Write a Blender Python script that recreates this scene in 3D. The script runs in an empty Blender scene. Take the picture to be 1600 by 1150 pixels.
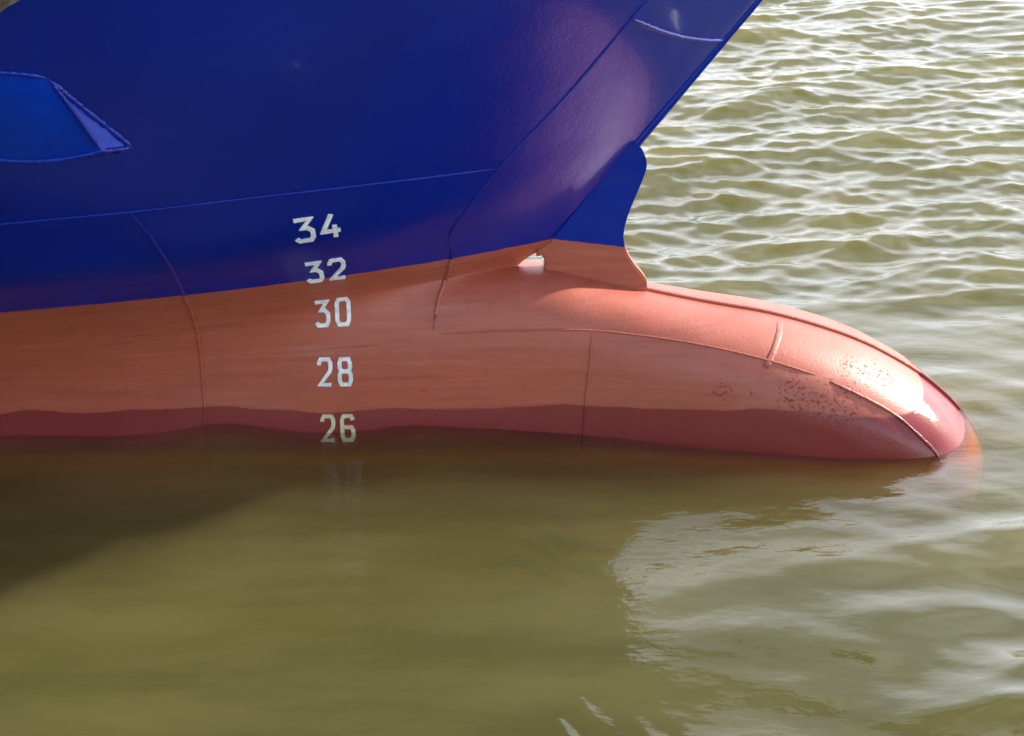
import bpy, bmesh, math
import numpy as np
from mathutils import Vector

S = bpy.context.scene
COL = S.collection

# ------------------------------------------------------------------ camera
# ship frame: +x towards the bow, +y to port (away from the quay), z = 0 the still water
CAM = Vector((-0.275, -4.7425, 2.4893)); PITCH, YAW, FPX = 25.0, -1.6, 2500.0
cd = bpy.data.cameras.new('camera'); cam = bpy.data.objects.new('camera', cd); COL.objects.link(cam)
cam.location = CAM; cam.rotation_euler = (math.radians(90 - PITCH), 0, math.radians(YAW))
cd.sensor_fit = 'HORIZONTAL'; cd.sensor_width = 36; cd.lens = 36 * FPX / 1600
cd.shift_y = -(575 - 530) / 1600.0
cd.clip_end = 2000; cd.clip_start = 0.05
S.camera = cam

# ------------------------------------------------------------------ daylight
SUN_EL, SUN_ROT = 29.5, 65.5
W = bpy.data.worlds.new('World'); S.world = W; W.use_nodes = True
wn = W.node_tree.nodes; wl = W.node_tree.links
sky = wn.new('ShaderNodeTexSky'); sky.sky_type = 'NISHITA'; sky.sun_disc = False
sky.sun_elevation = math.radians(SUN_EL); sky.sun_rotation = math.radians(SUN_ROT)
sky.air_density = 1.0; sky.dust_density = 1.5; sky.ozone_density = 1.0
# broken bright cloud in the sky, laid out by direction
tc = wn.new('ShaderNodeTexCoord'); mp = wn.new('ShaderNodeMapping'); mp.inputs['Scale'].default_value = (1, 1, 2.4)
nz = wn.new('ShaderNodeTexNoise'); nz.inputs['Scale'].default_value = 1.7; nz.inputs['Detail'].default_value = 7; nz.inputs['Roughness'].default_value = .55
cr = wn.new('ShaderNodeValToRGB'); cr.color_ramp.elements[0].position = .46; cr.color_ramp.elements[1].position = .68
cloud = wn.new('ShaderNodeMixRGB'); cloud.blend_type = 'MIX'; cloud.inputs[2].default_value = (13.6, 14.2, 16.2, 1)
cf = wn.new('ShaderNodeMath'); cf.operation = 'MULTIPLY'; cf.inputs[1].default_value = .9
wl.new(tc.outputs['Generated'], mp.inputs[0]); wl.new(mp.outputs[0], nz.inputs['Vector']); wl.new(nz.outputs['Fac'], cr.inputs[0])
# bright cloud bank low on the +y side, shaped to whiten the water's reflections
sx = wn.new('ShaderNodeSeparateXYZ'); wl.new(tc.outputs['Generated'], sx.inputs[0])
def wramp(sock, lo, hi, a, b):
    q = wn.new('ShaderNodeMapRange'); q.interpolation_type = 'SMOOTHSTEP'
    for i, v in ((1, lo), (2, hi), (3, a), (4, b)): q.inputs[i].default_value = v
    wl.new(sock, q.inputs[0]); return q.outputs[0]
bank = wn.new('ShaderNodeMath'); bank.operation = 'MULTIPLY'
wl.new(wramp(sx.outputs['Y'], .1, .7, 0, .95), bank.inputs[0]); wl.new(wramp(sx.outputs['Z'], .24, .75, 1, .32), bank.inputs[1])
cadd = wn.new('ShaderNodeMath'); cadd.operation = 'ADD'; cadd.use_clamp = True
wl.new(cr.outputs[0], cadd.inputs[0]); wl.new(bank.outputs[0], cadd.inputs[1])
wl.new(cadd.outputs[0], cf.inputs[0]); wl.new(cf.outputs[0], cloud.inputs[0]); wl.new(sky.outputs[0], cloud.inputs[1])
wl.new(cloud.outputs[0], wn['Background'].inputs['Color'])
wn['Background'].inputs['Strength'].default_value = 0.108

sd = bpy.data.lights.new('sun', 'SUN'); sd.energy = 5.0; sd.angle = math.radians(1.8); sd.color = (1, .94, .83)
sun = bpy.data.objects.new('sun', sd); COL.objects.link(sun)
e, r = math.radians(SUN_EL), math.radians(SUN_ROT)
SDIR = Vector((math.sin(r) * math.cos(e), math.cos(r) * math.cos(e), math.sin(e)))
sun.rotation_euler = SDIR.to_track_quat('Z', 'Y').to_euler()
sun.location = SDIR * 40

S.view_settings.view_transform = 'Standard'; S.view_settings.look = 'None'
S.view_settings.exposure = 1.06; S.view_settings.gamma = 1
S.render.engine = 'CYCLES'
S.cycles.use_denoising = True
S.cycles.max_bounces = 12; S.cycles.volume_bounces = 5; S.cycles.transparent_max_bounces = 8
S.cycles.sample_clamp_indirect = 6; S.cycles.sample_clamp_direct = 30

# ------------------------------------------------------------------ hull form
def ip(x, xs, ys): return np.interp(x, xs, ys)
def smooth_ip(x, xs, ys):
    # monotone cubic (PCHIP) interpolation
    xs=np.asarray(xs,float); ys=np.asarray(ys,float); h=np.diff(xs); d=np.diff(ys)/h
    m=np.zeros_like(ys); m[0]=d[0]; m[-1]=d[-1]
    for i in range(1,len(xs)-1):
        if d[i-1]*d[i]>0:
            w1=2*h[i]+h[i-1]; w2=h[i]+2*h[i-1]; m[i]=(w1+w2)/(w1/d[i-1]+w2/d[i])
    x=np.clip(x,xs[0],xs[-1]); i=np.clip(np.searchsorted(xs,x)-1,0,len(h)-1)
    t=(x-xs[i])/h[i]
    return ((2*t**3-3*t**2+1)*ys[i]+(t**3-2*t**2+t)*h[i]*m[i]+(-2*t**3+3*t**2)*ys[i+1]+(t**3-t**2)*h[i]*m[i+1])
ZJ=0.54; XTIP=1.448; ZBOT=-0.85
def stem_x(z):
    z=np.asarray(z,float); s=np.clip((.63-z)/.09,0,1)
    return .778*(z-.63)-.05*s*s*(3-2*s)
XJ=float(stem_x(ZJ))
def crest_z(x):
    return smooth_ip(x,[XJ,0.0,.146,.292,.481,.693,.908,1.02,1.13,1.2,1.269,1.342,1.385,1.415,1.436,XTIP],
                       [ZJ,.524,.485,.449,.406,.363,.296,.249,.188,.143,.089,.020,-.030,-.070,-.106,-.15])
def bulb_zc(x): return smooth_ip(x,[-.9,-.3,0,.45,.8,1.0,1.2,1.3,XTIP],[.2,.2,.22,.17,.08,0,-.08,-.11,-.15])
def bulb_a(x): return smooth_ip(x,[-9,-1.5,-.7,-.3,.06,.47,.87,1.05,1.2,1.31,1.38,1.425,XTIP],[.2,.2,.212,.205,.212,.27,.325,.336,.328,.292,.225,.135,0])
def bulb_p(x): return smooth_ip(x,[-.6,0,.4,1.2,1.475],[3.0,2.45,2.4,2.3,2.1])
def bulb_cl(x):
    s=np.sqrt(np.clip(1-np.clip((np.asarray(x,float)-.5)/(XTIP-.5),0,1)**2.4,0,1)); return (bulb_zc(x)-ZBOT)*s
def bulb_b(x,z):
    zc=bulb_zc(x); cu=np.maximum(crest_z(x)-zc,1e-6); cl=np.maximum(bulb_cl(x),1e-6)
    t=np.clip(np.where(z>zc,(z-zc)/cu,(zc-z)/cl),0,1); p=bulb_p(x)
    return bulb_a(x)*(1-t**p)**(1/p)
ZL=[-1,0,.42,.63,.82,1.03,1.4,2.0,3.3]
BL=[.2,.3,.55,.78,1.01,1.18,1.5,1.8,2.76]
LL=[1.8,1.7,1.5,1.4,1.38,1.48,1.77,1.95,1.9]
GL_=[0,.03,.08,.17,.25]
def hull_b(x,z):
    u=np.maximum(stem_x(z)-x,0); r=smooth_ip(z,[.5,.7,1.0,1.4,3.3],[.004,.006,.008,.035,.05])
    ue=np.where(u>0,np.sqrt(u*u+2*r*u*np.exp(-u/.6)),0)
    return smooth_ip(z,ZL,BL)*(1-np.exp(-ue/smooth_ip(z,ZL,LL)))+smooth_ip(z,[.6,.85,1.07,1.6,3.3],GL_)*u*u*u/(u*u+.8)
def half_b(x,z):
    x=np.asarray(x,float); z=np.asarray(z,float); h=hull_b(x,z); b=np.where(z<crest_z(x),bulb_b(x,z),0)
    k=smooth_ip(x,[-1.0,-.5,-.15,0],[.10,.07,.025,.01])*np.clip((XJ-x)/.12,0,1)
    k=np.minimum(k,2*np.maximum(b,h))
    m=np.maximum(b,h); d=np.abs(b-h); t=np.clip(k-d,0,None)
    return m+np.where(k>1e-6,t*t/(4*np.maximum(k,1e-6)),0)

# ------------------------------------------------------------------ helpers
def link(name, me, mats, parent=None):
    o = bpy.data.objects.new(name, me); COL.objects.link(o)
    for m in (mats if isinstance(mats, (list, tuple)) else [mats]): me.materials.append(m)
    if parent: o.parent = parent
    return o
def mesh(name, V, F, smooth=True):
    me = bpy.data.meshes.new(name); me.from_pydata([tuple(map(float, v)) for v in V], [], F)
    me.update()
    if smooth: me.shade_smooth()
    return me
def fix_normals(me):
    bm = bmesh.new(); bm.from_mesh(me); bmesh.ops.remove_doubles(bm, verts=bm.verts, dist=1e-5)
    bmesh.ops.recalc_face_normals(bm, faces=bm.faces); bm.to_mesh(me); bm.free(); me.update()
class Nodes:
    def __init__(s, name):
        s.m = bpy.data.materials.new(name); s.m.use_nodes = True; s.t = s.m.node_tree; s.n = s.t.nodes; s.b = s.n['Principled BSDF']
    def new(s, k, **kw):
        q = s.n.new(k)
        for a, v in kw.items(): setattr(q, a, v)
        return q
    def link(s, a, b): s.t.links.new(a, b)
    def math(s, op, a, b=None, c=None, clamp=False):
        q = s.new('ShaderNodeMath', operation=op, use_clamp=clamp)
        for i, v in enumerate((a, b, c)):
            if v is None: continue
            if isinstance(v, (int, float)): q.inputs[i].default_value = v
            else: s.link(v, q.inputs[i])
        return q.outputs[0]
    def noise(s, vec, scale, detail=4, rough=.5, stretch=None):
        if stretch:
            mpn = s.new('ShaderNodeMapping'); mpn.inputs['Scale'].default_value = stretch; s.link(vec, mpn.inputs[0]); vec = mpn.outputs[0]
        q = s.new('ShaderNodeTexNoise'); q.inputs['Scale'].default_value = scale; q.inputs['Detail'].default_value = detail; q.inputs['Roughness'].default_value = rough
        s.link(vec, q.inputs['Vector']); return q.outputs['Fac']
    def ramp(s, f, lo, hi, a=0., b=1.):
        q = s.new('ShaderNodeMapRange', interpolation_type='SMOOTHSTEP'); q.inputs[1].default_value = lo; q.inputs[2].default_value = hi
        q.inputs[3].default_value = a; q.inputs[4].default_value = b; s.link(f, q.inputs[0]); return q.outputs[0]
    def mix(s, f, a, b):
        q = s.new('ShaderNodeMix', data_type='RGBA')
        for i, v in ((0, f), (6, a), (7, b)):
            if isinstance(v, (int, float)): q.inputs[i].default_value = v
            elif isinstance(v, tuple): q.inputs[i].default_value = v + (1,) if len(v) == 3 else v
            else: s.link(v, q.inputs[i])
        return q.outputs[2]
    def bump(s, h, strength, dist, prev=None):
        q = s.new('ShaderNodeBump'); q.inputs['Strength'].default_value = strength; q.inputs['Distance'].default_value = dist
        s.link(h, q.inputs['Height'])
        if prev: s.link(prev, q.inputs['Normal'])
        return q.outputs[0]

ORANGE = (0.365, 0.082, 0.042); BLUE = (0.0008, 0.011, 0.215)
PAINT_Z = 0.632
def ship_paint(name, fin=False, bead=False, lit_tone=False):
    """two-tone hull paint: gloss blue above the load line, red-orange antifouling below, wet and stained along the water"""
    N = Nodes(name); geo = N.new('ShaderNodeNewGeometry'); P = geo.outputs['Position']
    sep = N.new('ShaderNodeSeparateXYZ'); N.link(P, sep.inputs[0]); X, Y, Z = sep.outputs
    # orange field: scuffs running fore and aft, brushed patches, faded blooms
    streak = N.noise(P, 3.0, 6, .62, (1.0, 1.0, 16.0)); fine = N.noise(P, 26, 5, .6); broad = N.noise(P, 2.2, 3, .5)
    o = N.mix(N.ramp(broad, .35, .7), ORANGE, (0.345, 0.086, 0.052))
    o = N.mix(N.math('MULTIPLY', N.ramp(streak, .50, .68), .55), o, (0.265, 0.056, 0.038))
    o = N.mix(N.math('MULTIPLY', N.ramp(streak, .48, .30), .40), o, (0.39, 0.145, 0.11))
    o = N.mix(N.math('MULTIPLY', N.ramp(fine, .52, .72), .4), o, (0.27, 0.062, 0.042))
    # rust blisters in a few patches on the bulb
    spots = N.noise(P, 105, 4, .7, (.8, 1, 1)); msk = None
    for c, rr in (((.514, -.273, .211), .07), ((.835, -.296, .191), .14), ((.734, -.281, .20), .13), ((.953, -.199, .243), .12), ((.90, -.28, .17), .13), ((1.045, -.17, .216), .10), ((.614, -.284, .211), .04), ((-.43, -.206, .193), .03), ((.36, -.2, .20), .03)):
        d = N.new('ShaderNodeVectorMath', operation='DISTANCE'); N.link(P, d.inputs[0]); d.inputs[1].default_value = c
        g = N.ramp(d.outputs['Value'], rr, rr * .2); msk = g if msk is None else N.math('MAXIMUM', msk, g)
    thr = N.math('SUBTRACT', .70, N.math('MULTIPLY', msk, .15))
    rust = N.math('MULTIPLY', N.math('GREATER_THAN', spots, thr), N.math('GREATER_THAN', msk, .03))
    o = N.mix(N.math('MULTIPLY', rust, .52), o, (0.15, 0.024, 0.014))
    # wet band with a wavy upper edge
    wn1 = N.noise(P, 2.2, 1, .4, (1, .2, .2)); wn2 = N.noise(P, 7, 2, .5, (1, .2, .2))
    edge = N.math('ADD', N.math('ADD', N.math('MULTIPLY', wn1, .10), N.math('MULTIPLY', wn2, .02)), .078)
    wet = N.ramp(N.math('SUBTRACT', Z, edge), .006, -.004)
    wetc = N.mix(N.noise(P, 5, 3), (0.18, 0.022, 0.020), (0.215, 0.036, 0.034))
    o = N.mix(wet, o, wetc)
    o = N.mix(N.ramp(Z, .0, -.045), o, (0.42, 0.095, 0.010))  # submerged part shifted to vivid orange for the sunlit glow underwater
    rough_o = N.math('ADD', N.math('MULTIPLY', wet, -.30), N.math('ADD', N.math('MULTIPLY', fine, .16), .37))
    # blue field: slightly uneven gloss coats
    bl = N.mix(N.ramp(N.noise(P, 1.6, 4, .6), .35, .7), BLUE, (0.001, 0.0145, 0.25))
    bl = N.mix(N.math('MULTIPLY', N.ramp(N.noise(P, 40, 4, .6), .62, .75), .25), bl, (0.0015, 0.02, 0.28))
    if lit_tone: bl = N.mix(N.ramp(N.noise(P, 9, 4, .6), .35, .7), (0.0012, 0.026, 0.31), (0.002, 0.034, 0.36))  # brighter blue: the light caught by the bolster put into its colour
    rough_b = N.math('ADD', N.math('MULTIPLY', N.noise(P, 6, 4), .10), .22 if lit_tone else .03)
    wob = N.math('MULTIPLY', N.math('SUBTRACT', N.noise(P, 18, 3), .5), .006)
    line = N.math('SUBTRACT', N.math('ADD', Z, wob), PAINT_Z)
    if fin: line = N.math('ADD', line, N.math('MULTIPLY', X, .13))
    f = N.ramp(line, -.0015, .0015)
    N.link(N.mix(f, o, bl), N.b.inputs['Base Color'])
    rm = N.new('ShaderNodeMix', data_type='FLOAT'); N.link(f, rm.inputs[0]); N.link(rough_o, rm.inputs[2]); N.link(rough_b, rm.inputs[3])
    N.link(rm.outputs[0], N.b.inputs['Roughness'])
    sp = N.new('ShaderNodeMix', data_type='FLOAT'); N.link(f, sp.inputs[0]); sp.inputs[2].default_value = .52; sp.inputs[3].default_value = .4 if lit_tone else 1.0
    sunk = N.ramp(Z, -.03, -.005)
    N.link(N.math('MULTIPLY', sp.outputs[0], N.math('MULTIPLY', N.math('ADD', N.math('MULTIPLY', sunk, .95), .05), N.math('SUBTRACT', 1, N.math('MULTIPLY', rust, .9)))), N.b.inputs['Specular IOR Level'])
    N.link(N.math('MULTIPLY', f, 0.0 if lit_tone else .28), N.b.inputs['Coat Weight']); N.b.inputs['Coat Roughness'].default_value = .06; N.b.inputs['Coat IOR'].default_value = 1.5
    st_ = N.mix(f, (1.0, 1.0, 1.0), (.07, .20, .8)); N.link(st_, N.b.inputs['Specular Tint'])
    # brush texture and orange peel, dents in the plate
    h = N.math('ADD', N.math('MULTIPLY', N.noise(P, 120, 3, .6), .5), N.math('MULTIPLY', fine, .5))
    n1 = N.bump(h, .7 if not bead else .9, .0020 if not bead else .004)
    hb = N.noise(P, 3.5, 2, .4)
    n2 = N.bump(hb, .5, .009, n1)
    nm = N.bump(rust, .25, -.0004, n2)
    N.link(nm, N.b.inputs['Normal'])
    return N.m
PAINT = ship_paint('hull_paint'); FINPAINT = ship_paint('fin_paint', fin=True); BEAD = ship_paint('weld_paint', bead=True)

def plain(name, col, rough=.5, spec=.5, var=None, nscale=20, bump=0, metal=0):
    N = Nodes(name); geo = N.new('ShaderNodeNewGeometry'); P = geo.outputs['Position']
    if var: N.link(N.mix(N.ramp(N.noise(P, nscale, 5, .62), .4, .62), col, var), N.b.inputs['Base Color'])
    else: N.b.inputs['Base Color'].default_value = col + (1,)
    N.b.inputs['Roughness'].default_value = rough; N.b.inputs['Specular IOR Level'].default_value = spec; N.b.inputs['Metallic'].default_value = metal
    if bump: N.link(N.bump(N.noise(P, nscale * 2, 5, .65), .8, bump), N.b.inputs['Normal'])
    return N.m
WHITE = plain('mark_white', (.80, .82, .84), .45, .4, (.60, .62, .64), 45, .0008)
STAINED = plain('mark_stained', (.50, .46, .27), .3, .5, (.60, .57, .42), 50, .0006)
DECK = plain('deck_green', (.03, .09, .06), .7, .3, (.04, .10, .07), 8)
RUST = plain('anchor_rust', (.22, .19, .155), .85, .2, (.085, .06, .042), 22, .006)
BLUEPLATE = ship_paint('bolster_lit_paint', lit_tone=True)

# ------------------------------------------------------------------ the ship
ship = bpy.data.objects.new('cargo_ship', None); COL.objects.link(ship)
ship['label'] = 'blue and red-orange ship bow with bulb, white draught numbers and curved fin'
ship['category'] = 'ship'

ZDECK = 3.15
us = np.concatenate([[0], np.linspace(0, 1, 130)[1:] ** 1.7 * 4.2, np.array([4.8, 5.6, 6.8, 8.6])])
xs_aft = XJ - us[::-1]                                        # ... up to XJ
tf = np.linspace(0, 1, 110)[1:]; xs_fwd = XJ + (XTIP - XJ) * (1 - (1 - tf) ** 1.6)
xs = np.concatenate([xs_aft, xs_fwd]); nA = len(xs_aft)
th = np.concatenate([np.linspace(-90, 0, 30, endpoint=False), np.linspace(0, 90, 46)])
V = []; F = []; tagf = []
def grid(PX, PZ, PB, keep):
    """starboard and port sheets of (x, z, half breadth)"""
    n0, n1 = PX.shape
    for sgn in (-1, 1):
        base = len(V)
        for i in range(n0):
            for j in range(n1): V.append((PX[i, j], sgn * PB[i, j], PZ[i, j]))
        for i in range(n0 - 1):
            for j in range(n1 - 1):
                a, b, c, d = base + i * n1 + j, base + (i + 1) * n1 + j, base + (i + 1) * n1 + j + 1, base + i * n1 + j + 1
                F.append((a, b, c, d) if sgn < 0 else (d, c, b, a)); tagf.append(keep(.5 * (PX[i, j] + PX[i + 1, j])))
PX = np.repeat(xs[:, None], len(th), 1); st = np.sin(np.radians(th))[None, :]
zc = bulb_zc(xs)[:, None]; cu = np.maximum(crest_z(xs)[:, None] - zc, 0); cl = np.maximum(bulb_cl(xs)[:, None], 0)
PZ = zc + np.where(st > 0, cu * st, cl * st)
PB = half_b(PX, PZ)
PB[nA - 1:, -1] = 0; PB[-1, :] = 0; PB[:, 0] = 0
XSPLIT = -0.336
grid(PX, PZ, PB, lambda x: 'bulb' if x > XSPLIT else 'hull')
zz = np.concatenate([ZJ + (1.9 - ZJ) * np.linspace(0, 1, 96) ** 1.15, np.linspace(1.9, ZDECK, 20)[1:]])
UX = stem_x(zz)[None, :] - us[::-1][:, None]; UZ = np.repeat(zz[None, :], len(us), 0)
UX[:, 0] = xs_aft
UB = half_b(UX, UZ); UB[:, 0] = PB[:nA, -1]
UB[-1, :] = 0
grid(UX, UZ, UB, lambda x: 'hull')
V = np.array(V)
# weld, then take normals from the whole so the two plates shade as one surface
key = {}; idx = np.zeros(len(V), int); VV = []
for i, v in enumerate(np.round(V, 5)):
    k = tuple(v + 0.0)
    if k not in key: key[k] = len(VV); VV.append(V[i])
    idx[i] = key[k]
VV = np.array(VV); FF = []; TT = []
for f, t in zip(F, tagf):
    g = []
    for i in f:
        if idx[i] not in g: g.append(int(idx[i]))
    if len(g) >= 3: FF.append(g); TT.append(t)
VN = np.zeros_like(VV)
for g in FF:
    p = VV[g]; n = np.cross(p[1] - p[0], p[2] - p[0]) if len(g) == 3 else np.cross(p[2] - p[0], p[3] - p[1])
    for i in g: VN[i] += n
VN /= np.maximum(np.linalg.norm(VN, axis=1, keepdims=True), 1e-12)
def sub(name, which):
    fs = [g for g, t in zip(FF, TT) if t == which]; used = sorted({i for g in fs for i in g}); m = {u: k for k, u in enumerate(used)}
    me = mesh(name, VV[used], [[m[i] for i in g] for g in fs])
    me.normals_split_custom_set_from_vertices([tuple(VN[u]) for u in used])
    return link(name, me, PAINT, ship)
hull = sub('hull', 'hull'); bulb = sub('bulbous_bow', 'bulb')
# deck
dx = UX[:, -1]; db = UB[:, -1]
me = mesh('deck', [(x, -b, ZDECK - .02) for x, b in zip(dx, db)] + [(x, b, ZDECK - .02) for x, b in zip(dx, db)],
          [(i, i + 1, len(dx) + i + 1, len(dx) + i) for i in range(len(dx) - 2)] + [(len(dx) - 2, len(dx) - 1, 2 * len(dx) - 2)], False)
link('deck', me, DECK, ship)

def surf(x, z, off=0.0):
    """point on the starboard shell, lifted off along the normal"""
    b = float(half_b(x, z)); e = .004
    n = Vector((-(float(half_b(x + e, z)) - float(half_b(x - e, z))) / (2 * e), -1, -(float(half_b(x, z + e)) - float(half_b(x, z - e))) / (2 * e)))
    n.y = -1; n = Vector((n.x, -1, n.z)).normalized()
    return Vector((x, -b, z)) + n * off, n

def tube(name, pts, rad, mat, parent, wob=.25, seg=8, closed_ends=True, seed=0):
    rng = np.random.default_rng(seed); V = []; F = []
    for i, p in enumerate(pts):
        t = (pts[min(i + 1, len(pts) - 1)] - pts[max(i - 1, 0)]).normalized()
        a = t.cross(Vector((0, 0, 1)) if abs(t.z) < .9 else Vector((1, 0, 0))).normalized(); b = t.cross(a)
        rr = rad * (1 + wob * rng.uniform(-1, 1)) * (min(1, .15 + min(i, len(pts) - 1 - i) / 6) if closed_ends else 1)
        for k in range(seg):
            q = 2 * math.pi * k / seg; V.append(p + a * (math.cos(q) * rr) + b * (math.sin(q) * rr))
    for i in range(len(pts) - 1):
        for k in range(seg):
            F.append((i * seg + k, i * seg + (k + 1) % seg, (i + 1) * seg + (k + 1) % seg, (i + 1) * seg + k))
    F.append(tuple(range(seg))[::-1]); F.append(tuple((len(pts) - 1) * seg + k for k in range(seg)))
    me = mesh(name, V, F); fix_normals(me); me.shade_smooth()
    return link(name, me, mat, parent)
def spline(ctrl, step):
    """Catmull-Rom through 2-D control points"""
    c = [np.array(p, float) for p in ctrl]; c = [2 * c[0] - c[1]] + c + [2 * c[-1] - c[-2]]; out = []
    for i in range(1, len(c) - 2):
        n = max(2, int(np.linalg.norm(c[i + 1] - c[i]) / step))
        for k in range(n):
            t = k / n; p0, p1, p2, p3 = c[i - 1:i + 3]
            out.append(.5 * (2 * p1 + (p2 - p0) * t + (2 * p0 - 5 * p1 + 4 * p2 - p3) * t * t + (3 * p1 - p0 - 3 * p2 + p3) * t ** 3))
    out.append(c[-2]); return out
def weld(ctrl, rad, parent, seed, sink=.35, step=.009):
    pts = [surf(x, z, rad * (1 - 2 * sink) * .5)[0] for x, z in spline(ctrl, step)]
    return tube('weld_seam', pts, rad, BEAD, parent, .22, 8, seed=seed)

KN = 1.068
weld([(-4.0, 1.10), (-2.2, 1.078), (-1.455, 1.054), (-1.159, 1.039), (-.846, 1.026), (-.513, 1.002), (-.20, .974)], .003, hull, 1, .3)
weld([(.50, 1.80), (.208, 1.454), (.083, 1.295), (-.024, 1.163), (-.133, 1.043), (-.207, .948), (-.274, .852), (-.328, .765), (-.338, .72), (-.336, .69)], .0035, hull, 2, .3)
weld([(-1.156, 1.033), (-1.130, .930), (-1.111, .796), (-1.112, .63), (-1.114, .526), (-1.117, .378), (-1.12, .256), (-1.125, .09), (-1.125, -.1)], .005, hull, 3, .3)
weld([(-.336, .69), (-.334, .643), (-.35, .55), (-.377, .482), (-.394, .40)], .006, hull, 4, .3)
weld([(.183, 1.417), (.25, 1.372), (.337, 1.324), (.426, 1.289), (.482, 1.274), (.496, 1.270)], .0075, hull, 5, .3, .006)
weld([(-1.112, .316), (-.909, .330), (-.709, .347), (-.549, .358)], .0028, hull, 6, .3)
weld([(-.368, .386), (-.148, .393), (.053, .393), (.255, .374), (.456, .344), (.657, .301), (.81, .256)], .0035, bulb, 7, .3)
weld([(.855, .236), (.97, .182), (1.067, .126), (1.15, .055), (1.199, .005), (1.225, -.04)], .006, bulb, 8, .3)
weld([(.104, .383), (.098, .30), (.091, .216), (.084, .10), (.08, -.03)], .004, bulb, 9, .3)

# doubler strap across the upper bulb
def strip(ctrl, w, t, name, parent, mat):
    P2 = spline(ctrl, .012); V = []; F = []
    for i, p in enumerate(P2):
        d = P2[min(i + 1, len(P2) - 1)] - P2[max(i - 1, 0)]; P0, n = surf(p[0], p[1]); P1, _ = surf(p[0] + d[0] * .01, p[1] + d[1] * .01)
        tg = (P1 - P0).normalized(); s = n.cross(tg).normalized() * (w / 2)
        for q, h in ((-1, -.004), (-1, t * .7), (-.75, t), (.75, t), (1, t * .7), (1, -.004)): V.append(P0 + s * q + n * h)
    for i in range(len(P2) - 1):
        for k in range(5): F.append((i * 6 + k, i * 6 + k + 1, (i + 1) * 6 + k + 1, (i + 1) * 6 + k))
    F.append(tuple(range(6))); F.append(tuple((len(P2) - 1) * 6 + k for k in range(6)))
    me = mesh(name, V, F); fix_normals(me); me.shade_auto_smooth() if hasattr(me, 'shade_auto_smooth') else None
    return link(name, me, mat, parent)
strip([(.722, .353), (.70, .340), (.675, .315), (.648, .285)], .020, .0035, 'strap', bulb, BEAD)

# flat bar along the crest of the bulb
xb = np.concatenate([np.linspace(.06, 1.2, 70), 1.2 + (1.435 - 1.2) * np.linspace(0, 1, 40)[1:]])
zb = crest_z(xb); V = []; F = []
for i in range(len(xb)):
    j0, j1 = max(i - 1, 0), min(i + 1, len(xb) - 1); t = Vector((xb[j1] - xb[j0], 0, zb[j1] - zb[j0])).normalized(); n = Vector((-t.z, 0, t.x))
    hgt = .010 * min(1, i / 12 + .15)
    for yy, hh in ((-.010, -.03), (-.010, hgt - .003), (-.007, hgt), (.007, hgt), (.010, hgt - .003), (.010, -.03)):
        V.append(Vector((xb[i], yy, zb[i])) + n * hh)
for i in range(len(xb) - 1):
    for k in range(5): F.append((i * 6 + k, i * 6 + k + 1, (i + 1) * 6 + k + 1, (i + 1) * 6 + k))
F.append(tuple(range(6))); F.append(tuple((len(xb) - 1) * 6 + k for k in range(6)))
me = mesh('crest_bar', V, F, False); fix_normals(me); link('crest_bar', me, BEAD, bulb)

# stem bar: rounded edge strip down the stem
zst = np.linspace(.60, ZDECK, 150)
tube('stem_bar', [Vector((float(stem_x(z)) + .002, 0, z)) for z in zst], .014, FINPAINT if False else PAINT, hull, .03, 10, seed=11)

# fin between stem and bulb
front = [(.232, .955), (.252, .938), (.268, .912), (.277, .877), (.268, .835), (.241, .761), (.222, .705), (.212, .655), (.213, .622), (.224, .585), (.248, .544), (.274, .512), (.289, .487), (.292, .462), (.290, .43)]
fr = [tuple(p) for p in spline(front, .008)]
bot = [(.2, .44), (.1, .47), (.02, .49), (-.03, .505), (-.042, .538), (-.038, .556), (-.046, .578), (-.066, .574)]
aft = [(-.06, .60), (-.02, .63), (.0, .66), (.06, .74), (.13, .83), (.20, .92), (.222, .95)]
poly = fr + bot + aft
bm = bmesh.new(); vs = [bm.verts.new((x, -.019, z)) for x, z in poly]; f = bm.faces.new(vs)
ex = bmesh.ops.extrude_face_region(bm, geom=[f]); bmesh.ops.translate(bm, vec=(0, .038, 0), verts=[v for v in ex['geom'] if isinstance(v, bmesh.types.BMVert)])
bmesh.ops.recalc_face_normals(bm, faces=bm.faces)
bmesh.ops.bevel(bm, geom=[e for e in bm.edges if abs(e.verts[0].co.y - e.verts[1].co.y) < 1e-6 and len(e.link_faces) == 2], offset=.005, segments=2, affect='EDGES')
bmesh.ops.triangulate(bm, faces=[f for f in bm.faces if len(f.verts) > 4])
me = bpy.data.meshes.new('stem_fin'); bm.to_mesh(me); bm.free(); link('stem_fin', me, FINPAINT, hull)
# small unpainted nick on the bulb shoulder
def nick(x, z, r):
    P0, n = surf(x, z, .001); a = n.cross(Vector((0, 0, 1))).normalized(); b = n.cross(a)
    V = [P0 + n * .0015] + [P0 + (a * math.cos(q) + b * math.sin(q) * .8) * r * (1 + .2 * math.sin(3 * q)) for q in np.linspace(0, 2 * math.pi, 13)[:-1]]
    link('paint_chip', mesh('paint_chip', V, [(0, 1 + k, 1 + (k + 1) % 12) for k in range(12)]), WHITE, bulb)

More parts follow.
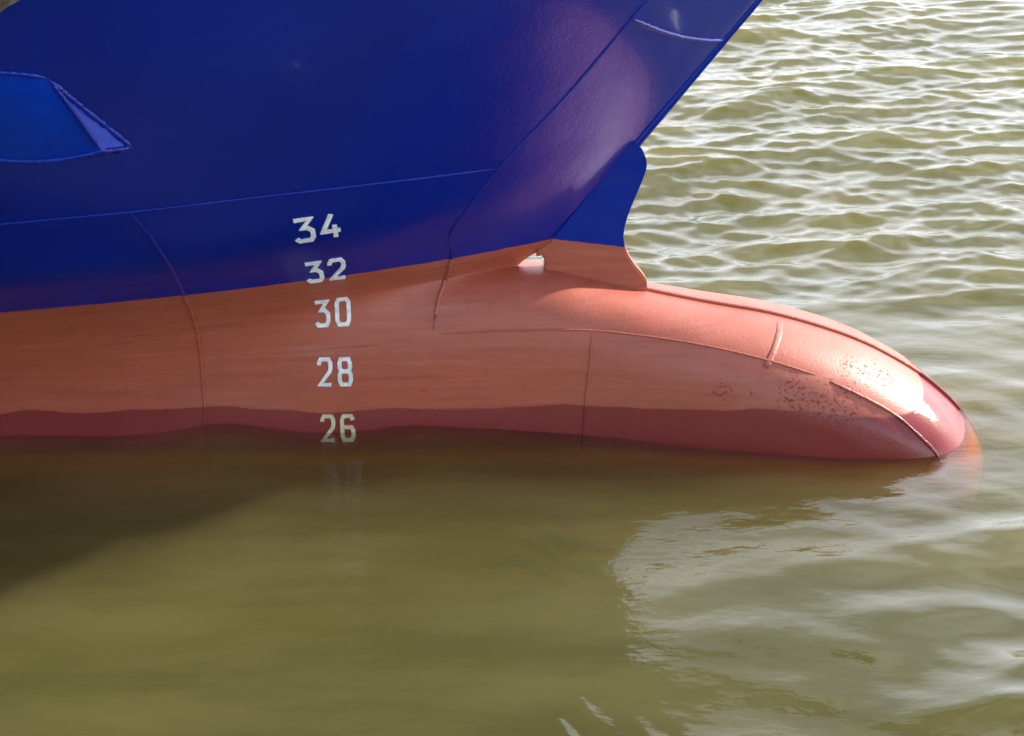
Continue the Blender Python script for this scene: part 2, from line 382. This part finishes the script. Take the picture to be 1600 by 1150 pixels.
# ------------------------------------------------------------------ draught marks
C = .16
GL = {'0': [([(C, 1), (1 - C, 1), (1, 1 - C), (1, C), (1 - C, 0), (C, 0), (0, C), (0, 1 - C)], True)],
      '2': [([(0, .78), (0, .87), (C, 1), (1 - C, 1), (1, .86), (1, .66), (.92, .52), (.0, .0), (1, 0)], False)],
      '3': [([(-.03, 1), (.96, 1), (.42, .60), (.72, .60), (1, .44), (1, C), (1 - C, 0), (C, 0), (-.02, .12)], False)],
      '4': [([(.58, 1.03), (-.02, .27), (1.05, .27)], False), ([(.72, .52), (.72, -.02)], False)],
      '6': [([(1, .84), (1 - C, 1), (C, 1), (0, 1 - C), (0, C), (C, 0), (1 - C, 0), (1, C), (1, .40), (1 - C, .54), (.08, .54)], False)],
      '8': [([(C, 1), (1 - C, 1), (.97, 1 - C), (.97, .66), (.82, .53), (.18, .53), (.03, .66), (.03, 1 - C)], True),
            ([(C, .515), (1 - C, .515), (1, .38), (1, C), (1 - C, 0), (C, 0), (0, C), (0, .38)], True)]}
def stroke(pts, closed, w, h, sw):
    """mitred ribbon in glyph units scaled to metres: list of (left, right) pairs"""
    p = [np.array((a * (w - sw) + sw / 2, b * (h - sw) + sw / 2)) for a, b in pts]
    if closed: p.append(p[0])
    out = []; n = len(p)
    for i in range(n):
        d0 = p[i] - p[i - 1] if i > 0 else (p[0] - p[-2] if closed else None); d1 = p[i + 1] - p[i] if i < n - 1 else (p[1] - p[0] if closed else None)
        u0 = d0 / np.linalg.norm(d0) if d0 is not None else None; u1 = d1 / np.linalg.norm(d1) if d1 is not None else None
        if u0 is None: u0 = u1
        if u1 is None: u1 = u0
        n0 = np.array((-u0[1], u0[0])); n1 = np.array((-u1[1], u1[0])); m = n0 + n1; m /= np.linalg.norm(m)
        s = min(1 / max(m @ n0, .3), 1.7) * sw / 2
        out.append((p[i] + m * s, p[i] - m * s))
    dense = [out[0]]
    for a, b in zip(out[:-1], out[1:]):
        k = max(1, int(np.linalg.norm((a[0] + a[1]) / 2 - (b[0] + b[1]) / 2) / .006))
        dense += [tuple(np.array(a[q]) * (1 - t) + np.array(b[q]) * t for q in (0, 1)) for t in np.linspace(0, 1, k + 1)[1:]]
    return dense
XM = -.705
def mark(text, z0, width, mat, label=None, h=.1):
    e = bpy.data.objects.new('draught_mark', None); COL.objects.link(e); e.parent = ship
    gap = .015; w = (width - gap) / 2; x = XM - width / 2
    for gi, ch in enumerate(text):
        V = []; F = []
        for si, (pts, closed) in enumerate(GL[ch]):
            rb = stroke(pts, closed, w, h, .0127); lift = .0035 + .0006 * si; base = len(V)
            for L, R in rb:
                for (gx, gz), o in ((L, -.002), (L, lift), (R, lift), (R, -.002)):
                    V.append(surf(x + gx, z0 + gz, o)[0])
            for i in range(len(rb) - 1):
                for k in range(3): F.append((base + i * 4 + k, base + i * 4 + k + 1, base + i * 4 + 5 + k, base + i * 4 + 4 + k))
            if not closed:
                F.append((base, base + 1, base + 2, base + 3)); q = base + 4 * (len(rb) - 1); F.append((q + 3, q + 2, q + 1, q))
        me = mesh('numeral', V, F, False); bm = bmesh.new(); bm.from_mesh(me); bmesh.ops.recalc_face_normals(bm, faces=bm.faces); bm.to_mesh(me); bm.free()
        o = link('numeral', me, mat, e)
        x += w + gap
    if label: e['label'] = label
    return e
mark('34', .82, .130, WHITE, 'white raised number 34 on the blue side')
mark('32', .62, .118, WHITE, 'white raised number 32 straddling the paint line')
mark('30', .42, .112, WHITE, 'white raised number 30 on the orange paint')
mark('28', .22, .110, WHITE, 'white raised number 28 on the orange paint')
mark('26', .02, .110, STAINED, 'yellow-stained number 26 half under water')

# ------------------------------------------------------------------ anchor bolster (wedge of plates under the anchor)
def hp(x, z): return np.array((x, -float(half_b(x, z)), z))
T1 = hp(-1.205, 1.517); HB = hp(-1.091, 1.270); B1 = np.array((-1.138, -1.13, 1.303))
bo = bpy.data.objects.new('anchor_bolster', None); COL.objects.link(bo); bo.parent = ship
nx = 30; V = []; F = []
rows = 12
for i in range(nx):
    s = (i / (nx - 1)) ** .45
    dxa = 1.5 * (1 - s); top = hp(-1.205 - dxa, 1.517 + .055 * (1 - math.exp(-dxa / .1)))
    botp = B1 + np.array((-dxa, -.19 * dxa, -.014 * math.sin(math.pi * min(1, dxa / .25)) if dxa < .25 else 0.0))
    for j in range(rows):
        t = j / (rows - 1); p = top * (1 - t) + botp * t; p = p + np.array((0, -.012, .012)) * math.sin(math.pi * t); V.append(p)
for i in range(nx - 1):
    for j in range(rows - 1):
        a = i * rows + j; F.append((a, a + 1, a + rows + 1, a + rows))
base = [V[i * rows + rows - 1] for i in range(nx)]
me = mesh('front_plate', V, F); link('front_plate', me, BLUEPLATE, bo)
me = mesh('end_plate', [V[(nx - 1) * rows], T1 + np.array((.004, -.002, 0)), HB, B1], [(0, 3, 2, 1)], False)
edge = [Vector(V[(nx - 1) * rows + j]) for j in range(rows)]
link('end_plate', mesh('end_plate', [Vector(HB)] + edge, [(0, k + 1, k + 2) for k in range(rows - 1)], False), BLUEPLATE, bo)
Vb = []; 
for i, p in enumerate(base):
    q = hp(p[0] - .0 + (.022 if i == nx - 1 else .0), 1.235); Vb += [p, q + np.array((0, .03, 0))]
link('under_plate', mesh('under_plate', Vb, [(2 * i, 2 * i + 1, 2 * i + 3, 2 * i + 2) for i in range(nx - 1)]), BLUEPLATE, bo)
def bead(pts, rad, seed):
    out = []
    for a, b in zip(pts[:-1], pts[1:]):
        n = max(2, int((Vector(b) - Vector(a)).length / .006)); out += [Vector(a).lerp(Vector(b), k / n) for k in range(n)]
    tube('weld_seam', out + [Vector(pts[-1])], rad, BEAD, bo, .3, 8, seed=seed)
bead(edge, .0055, 21)
bead([surf(-1.205 + .114 * t, 1.517 - .247 * t, .003)[0] for t in np.linspace(0, 1, 12)], .008, 22)
bead([Vector(HB), Vector(B1)], .006, 23)
bead([Vector(p) for p in base], .008, 24)
bead([Vector(V[i * rows]) for i in range(nx)], .006, 25)

# ------------------------------------------------------------------ anchor, only its fluke shows
an = bpy.data.objects.new('anchor', None); COL.objects.link(an); an.location = (-1.421, -1.58, 1.925)
an['label'] = 'weathered grey-brown anchor hanging above the blue wedge-shaped bolster'; an['category'] = 'anchor'
def lump(name, prof, th, parent, off=(0, 0, 0), rotz=0, seed=1):
    bm = bmesh.new(); vs = [bm.verts.new((x, 0, z)) for x, z in prof]; f = bm.faces.new(vs)
    ex = bmesh.ops.extrude_face_region(bm, geom=[f]); bmesh.ops.translate(bm, vec=(0, th, 0), verts=[v for v in ex['geom'] if isinstance(v, bmesh.types.BMVert)])
    bmesh.ops.recalc_face_normals(bm, faces=bm.faces)
    bmesh.ops.bevel(bm, geom=list(bm.edges), offset=min(th, .1) * .25, segments=3, affect='EDGES')
    bmesh.ops.triangulate(bm, faces=bm.faces); bmesh.ops.subdivide_edges(bm, edges=bm.edges, cuts=2, use_grid_fill=True)
    rng = np.random.default_rng(seed)
    for v in bm.verts: v.co += Vector(rng.normal(0, .0012, 3))
    me = bpy.data.meshes.new(name); bm.to_mesh(me); bm.free(); me.shade_smooth()
    o = link(name, me, RUST, parent); o.location = off; o.rotation_euler = (0, 0, rotz); return o
lump('fluke', [(-.12, .62), (-.17, .30), (-.16, 0), (-.05, -.06), (.06, 0), (.08, .34)], .10, an, (.22, 0, -.02), 0, 1)
lump('fluke', [(.12, .62), (.17, .30), (.16, 0), (.05, -.06), (-.06, 0), (-.08, .34)], .10, an, (-.42, 0, -.02), 0, 2)
lump('crown', [(-.52, -.02), (-.50, -.14), (-.40, -.20), (.20, -.20), (.30, -.14), (.32, -.02), (.20, .06), (-.40, .06)], .16, an, (0, -.03, 0), 0, 3)
lump('shank', [(-.16, 0), (-.15, 1.0), (-.05, 1.0), (-.04, 0)], .10, an, (0, .0, .0), 0, 4)

# ------------------------------------------------------------------ water
def wave_field(X, Y):
    rng = np.random.default_rng(7); H = np.zeros_like(X); DX = np.zeros_like(X); DY = np.zeros_like(X)
    # lee of the hull is calm; chop grows ahead of the stem and away from the ship
    sm = lambda a, lo, hi: (lambda t: t * t * (3 - 2 * t))(np.clip((a - lo) / (hi - lo), 0, 1))
    ahead = sm(X - .35 * (Y + 1), .0, 1.7); far = sm(Y, -.2, 1.6)
    m = np.maximum(0.075 + (.72 * ahead + .17 * sm(X, -.35, .35)) * (1 - far), far)
    # quiet skin of water close round the bulb
    near = np.sqrt(np.clip(np.abs(Y) - .34, 0, None) ** 2 + np.clip(X - 1.4, 0, None) ** 2)
    m = m * (.5 + .5 * sm(near, 0, .7))
    for lam, amp, spread, n in ((2.6, .010, .6, 6), (1.3, .0110, .45, 12), (.72, .0080, .36, 22), (.42, .0052, .34, 32), (.24, .0038, .36, 44), (.14, .0027, .55, 48), (.085, .0011, .6, 40)):
        for k in range(n):
            L = lam * rng.uniform(.75, 1.3); a = amp * rng.uniform(.5, 1.3) * 1.75 / math.sqrt(n) ; ang = math.radians(100) + rng.normal(0, spread); ph = rng.uniform(0, 2 * math.pi)
            kx, ky = math.cos(ang) * 2 * math.pi / L, math.sin(ang) * 2 * math.pi / L; p = kx * X + ky * Y + ph
            mm = np.maximum(m, .40) if lam > 2 else m * (.3 + .7 * far) if lam < .2 else m
            H += mm * a * np.cos(p); DX -= mm * .8 * a * math.cos(ang) * np.sin(p); DY -= mm * .8 * a * math.sin(ang) * np.sin(p)
    # cat's-paws: small packets of short ripples in the lee
    for cx, cy, rd, lam, a in ((-.06, -.84, .10, .11, .0065), (-.03, -1.72, .16, .17, .0040), (.14, -1.80, .12, .13, .003)):
        g = np.exp(-(((X - cx) / rd) ** 2 + ((Y - cy) / (rd * 1.5)) ** 2)); H += g * a * np.cos(2 * np.pi / lam * (.35 * (X - cx) + .94 * (Y - cy)) + 3 * np.sin((X - cx) / .06))
    # broad ring running out from the bulb's nose
    R = np.hypot(X - 1.42, (Y + .02) * 1.0)
    H += .006 * np.exp(-((R - .22) / .10) ** 2) + .004 * np.exp(-((R - .52) / .10) ** 2) + .007 * np.exp(-((R - .08) / .07) ** 2)
    for x0, wd, a in ((-1.07, .17, .040), (-.47, .15, .020), (-1.75, .2, .012), (.35, .25, .008)):
        H += a * np.exp(-((X - x0 + .3 * (Y + .2)) / wd) ** 2) * np.exp(-(np.minimum(Y + .2, 0) / .30) ** 2) * (Y < .2)
    H += .050 * np.exp(-(np.minimum(Y + .2, 0) / .3) ** 2) * np.clip((.4 - X) / .6, 0, 1) * (Y < .2)
    return H, DX, DY
def graded(core0, core1, step0, growth, far0, far1):
    a = [core0]
    while a[-1] < core1: a.append(a[-1] + step0)
    s = step0
    while a[-1] < far1: s *= growth; a.append(a[-1] + s)
    s = step0; b = []
    q = core0
    while q > far0: s *= growth; q -= s; b.append(q)
    return np.array(b[::-1] + a)
gx = graded(-2.3, 2.6, .013, 1.10, -500, 600)
yy = [-2.6]; s = .011
while yy[-1] < 10.5: yy.append(yy[-1] + s * (1 + max(0, yy[-1] + .5) * .13))
s = .03
while yy[-1] < 900: s *= 1.11; yy.append(yy[-1] + s)
q, s, b = -2.6, .012, []
while q > -60: s *= 1.15; q -= s; b.append(q)
gy = np.array(b[::-1] + yy)
GX, GY = np.meshgrid(gx, gy, indexing='ij')
cell = np.maximum(np.gradient(gx)[:, None], np.gradient(gy)[None, :])
H, DX, DY = wave_field(GX, GY); fade = np.clip(.12 / cell, 0, 1) ** 1.5
VX, VY, VZ = GX + DX * fade, GY + DY * fade, H * fade
nX, nY = GX.shape; top = np.stack([VX, VY, VZ], -1).reshape(-1, 3)
ii = np.arange(nX * nY).reshape(nX, nY); q = np.stack([ii[:-1, :-1], ii[1:, :-1], ii[1:, 1:], ii[:-1, 1:]], -1).reshape(-1, 4)
# side walls and bed close the body of water
rim = np.concatenate([ii[:, 0], ii[-1, 1:], ii[-2::-1, -1], ii[0, -2:0:-1]]); n0 = len(top); low = top[rim].copy(); low[:, 2] = -2.5
lid = np.arange(n0, n0 + len(rim)); wall = np.stack([rim, lid, np.roll(lid, -1), np.roll(rim, -1)], -1)
me = bpy.data.meshes.new('water'); allv = np.concatenate([top, low])
faces = np.concatenate([q, wall]).astype(np.int32); nf = len(faces)
me.vertices.add(len(allv)); me.vertices.foreach_set('co', allv.astype(np.float32).ravel())
me.loops.add(nf * 4 + len(lid)); me.loops.foreach_set('vertex_index', np.concatenate([faces.ravel(), lid[::-1].astype(np.int32)]))
me.polygons.add(nf + 1); me.polygons.foreach_set('loop_start', np.append(np.arange(nf) * 4, nf * 4).astype(np.int32))
me.polygons.foreach_set('use_smooth', np.append(np.arange(nf) < len(q), False))
me.update(calc_edges=True); me.validate()
N = Nodes('turbid_water'); out = N.n['Material Output']; N.n.remove(N.b)
geo = N.new('ShaderNodeNewGeometry'); P = geo.outputs['Position']
rip = N.noise(P, 9, 4, .55, (1.0, 2.0, 1))
nb = N.bump(rip, .14, .02)
fr_ = N.new('ShaderNodeFresnel'); ior = N.new('ShaderNodeMix', data_type='FLOAT'); ior.inputs[2].default_value = 1.37; ior.inputs[3].default_value = 1 / 1.37; N.link(geo.outputs['Backfacing'], ior.inputs[0]); N.link(ior.outputs[0], fr_.inputs['IOR']); N.link(nb, fr_.inputs['Normal'])
gl = N.new('ShaderNodeBsdfGlossy'); gl.inputs['Roughness'].default_value = .04; gl.inputs['Color'].default_value = (1, 1, 1, 1); N.link(nb, gl.inputs['Normal'])
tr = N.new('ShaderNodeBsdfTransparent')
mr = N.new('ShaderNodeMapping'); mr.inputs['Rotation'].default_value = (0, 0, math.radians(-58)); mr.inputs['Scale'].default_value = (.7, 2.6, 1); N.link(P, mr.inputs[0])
shaft_tint = N.noise(mr.outputs[0], 1.6, 5, .6)   # streaked tint standing in for light shafts in the water
N.link(N.mix(N.ramp(shaft_tint, .32, .68), (.76, .79, .72), (1.0, 1.0, 1.0)), tr.inputs['Color'])
mx = N.new('ShaderNodeMixShader')
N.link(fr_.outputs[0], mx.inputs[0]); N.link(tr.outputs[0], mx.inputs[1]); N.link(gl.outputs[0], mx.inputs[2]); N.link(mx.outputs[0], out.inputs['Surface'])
vs_ = N.new('ShaderNodeVolumeScatter'); vs_.inputs['Color'].default_value = (1, .86, .44, 1); vs_.inputs['Density'].default_value = 1.0; vs_.inputs['Anisotropy'].default_value = -.12
va = N.new('ShaderNodeVolumeAbsorption'); va.inputs['Color'].default_value = (.44, .45, 0, 1); va.inputs['Density'].default_value = 3.4
ad = N.new('ShaderNodeAddShader'); N.link(vs_.outputs[0], ad.inputs[0]); N.link(va.outputs[0], ad.inputs[1]); N.link(ad.outputs[0], out.inputs['Volume'])
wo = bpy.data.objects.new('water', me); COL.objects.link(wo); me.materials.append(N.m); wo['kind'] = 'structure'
print('water verts', len(allv))
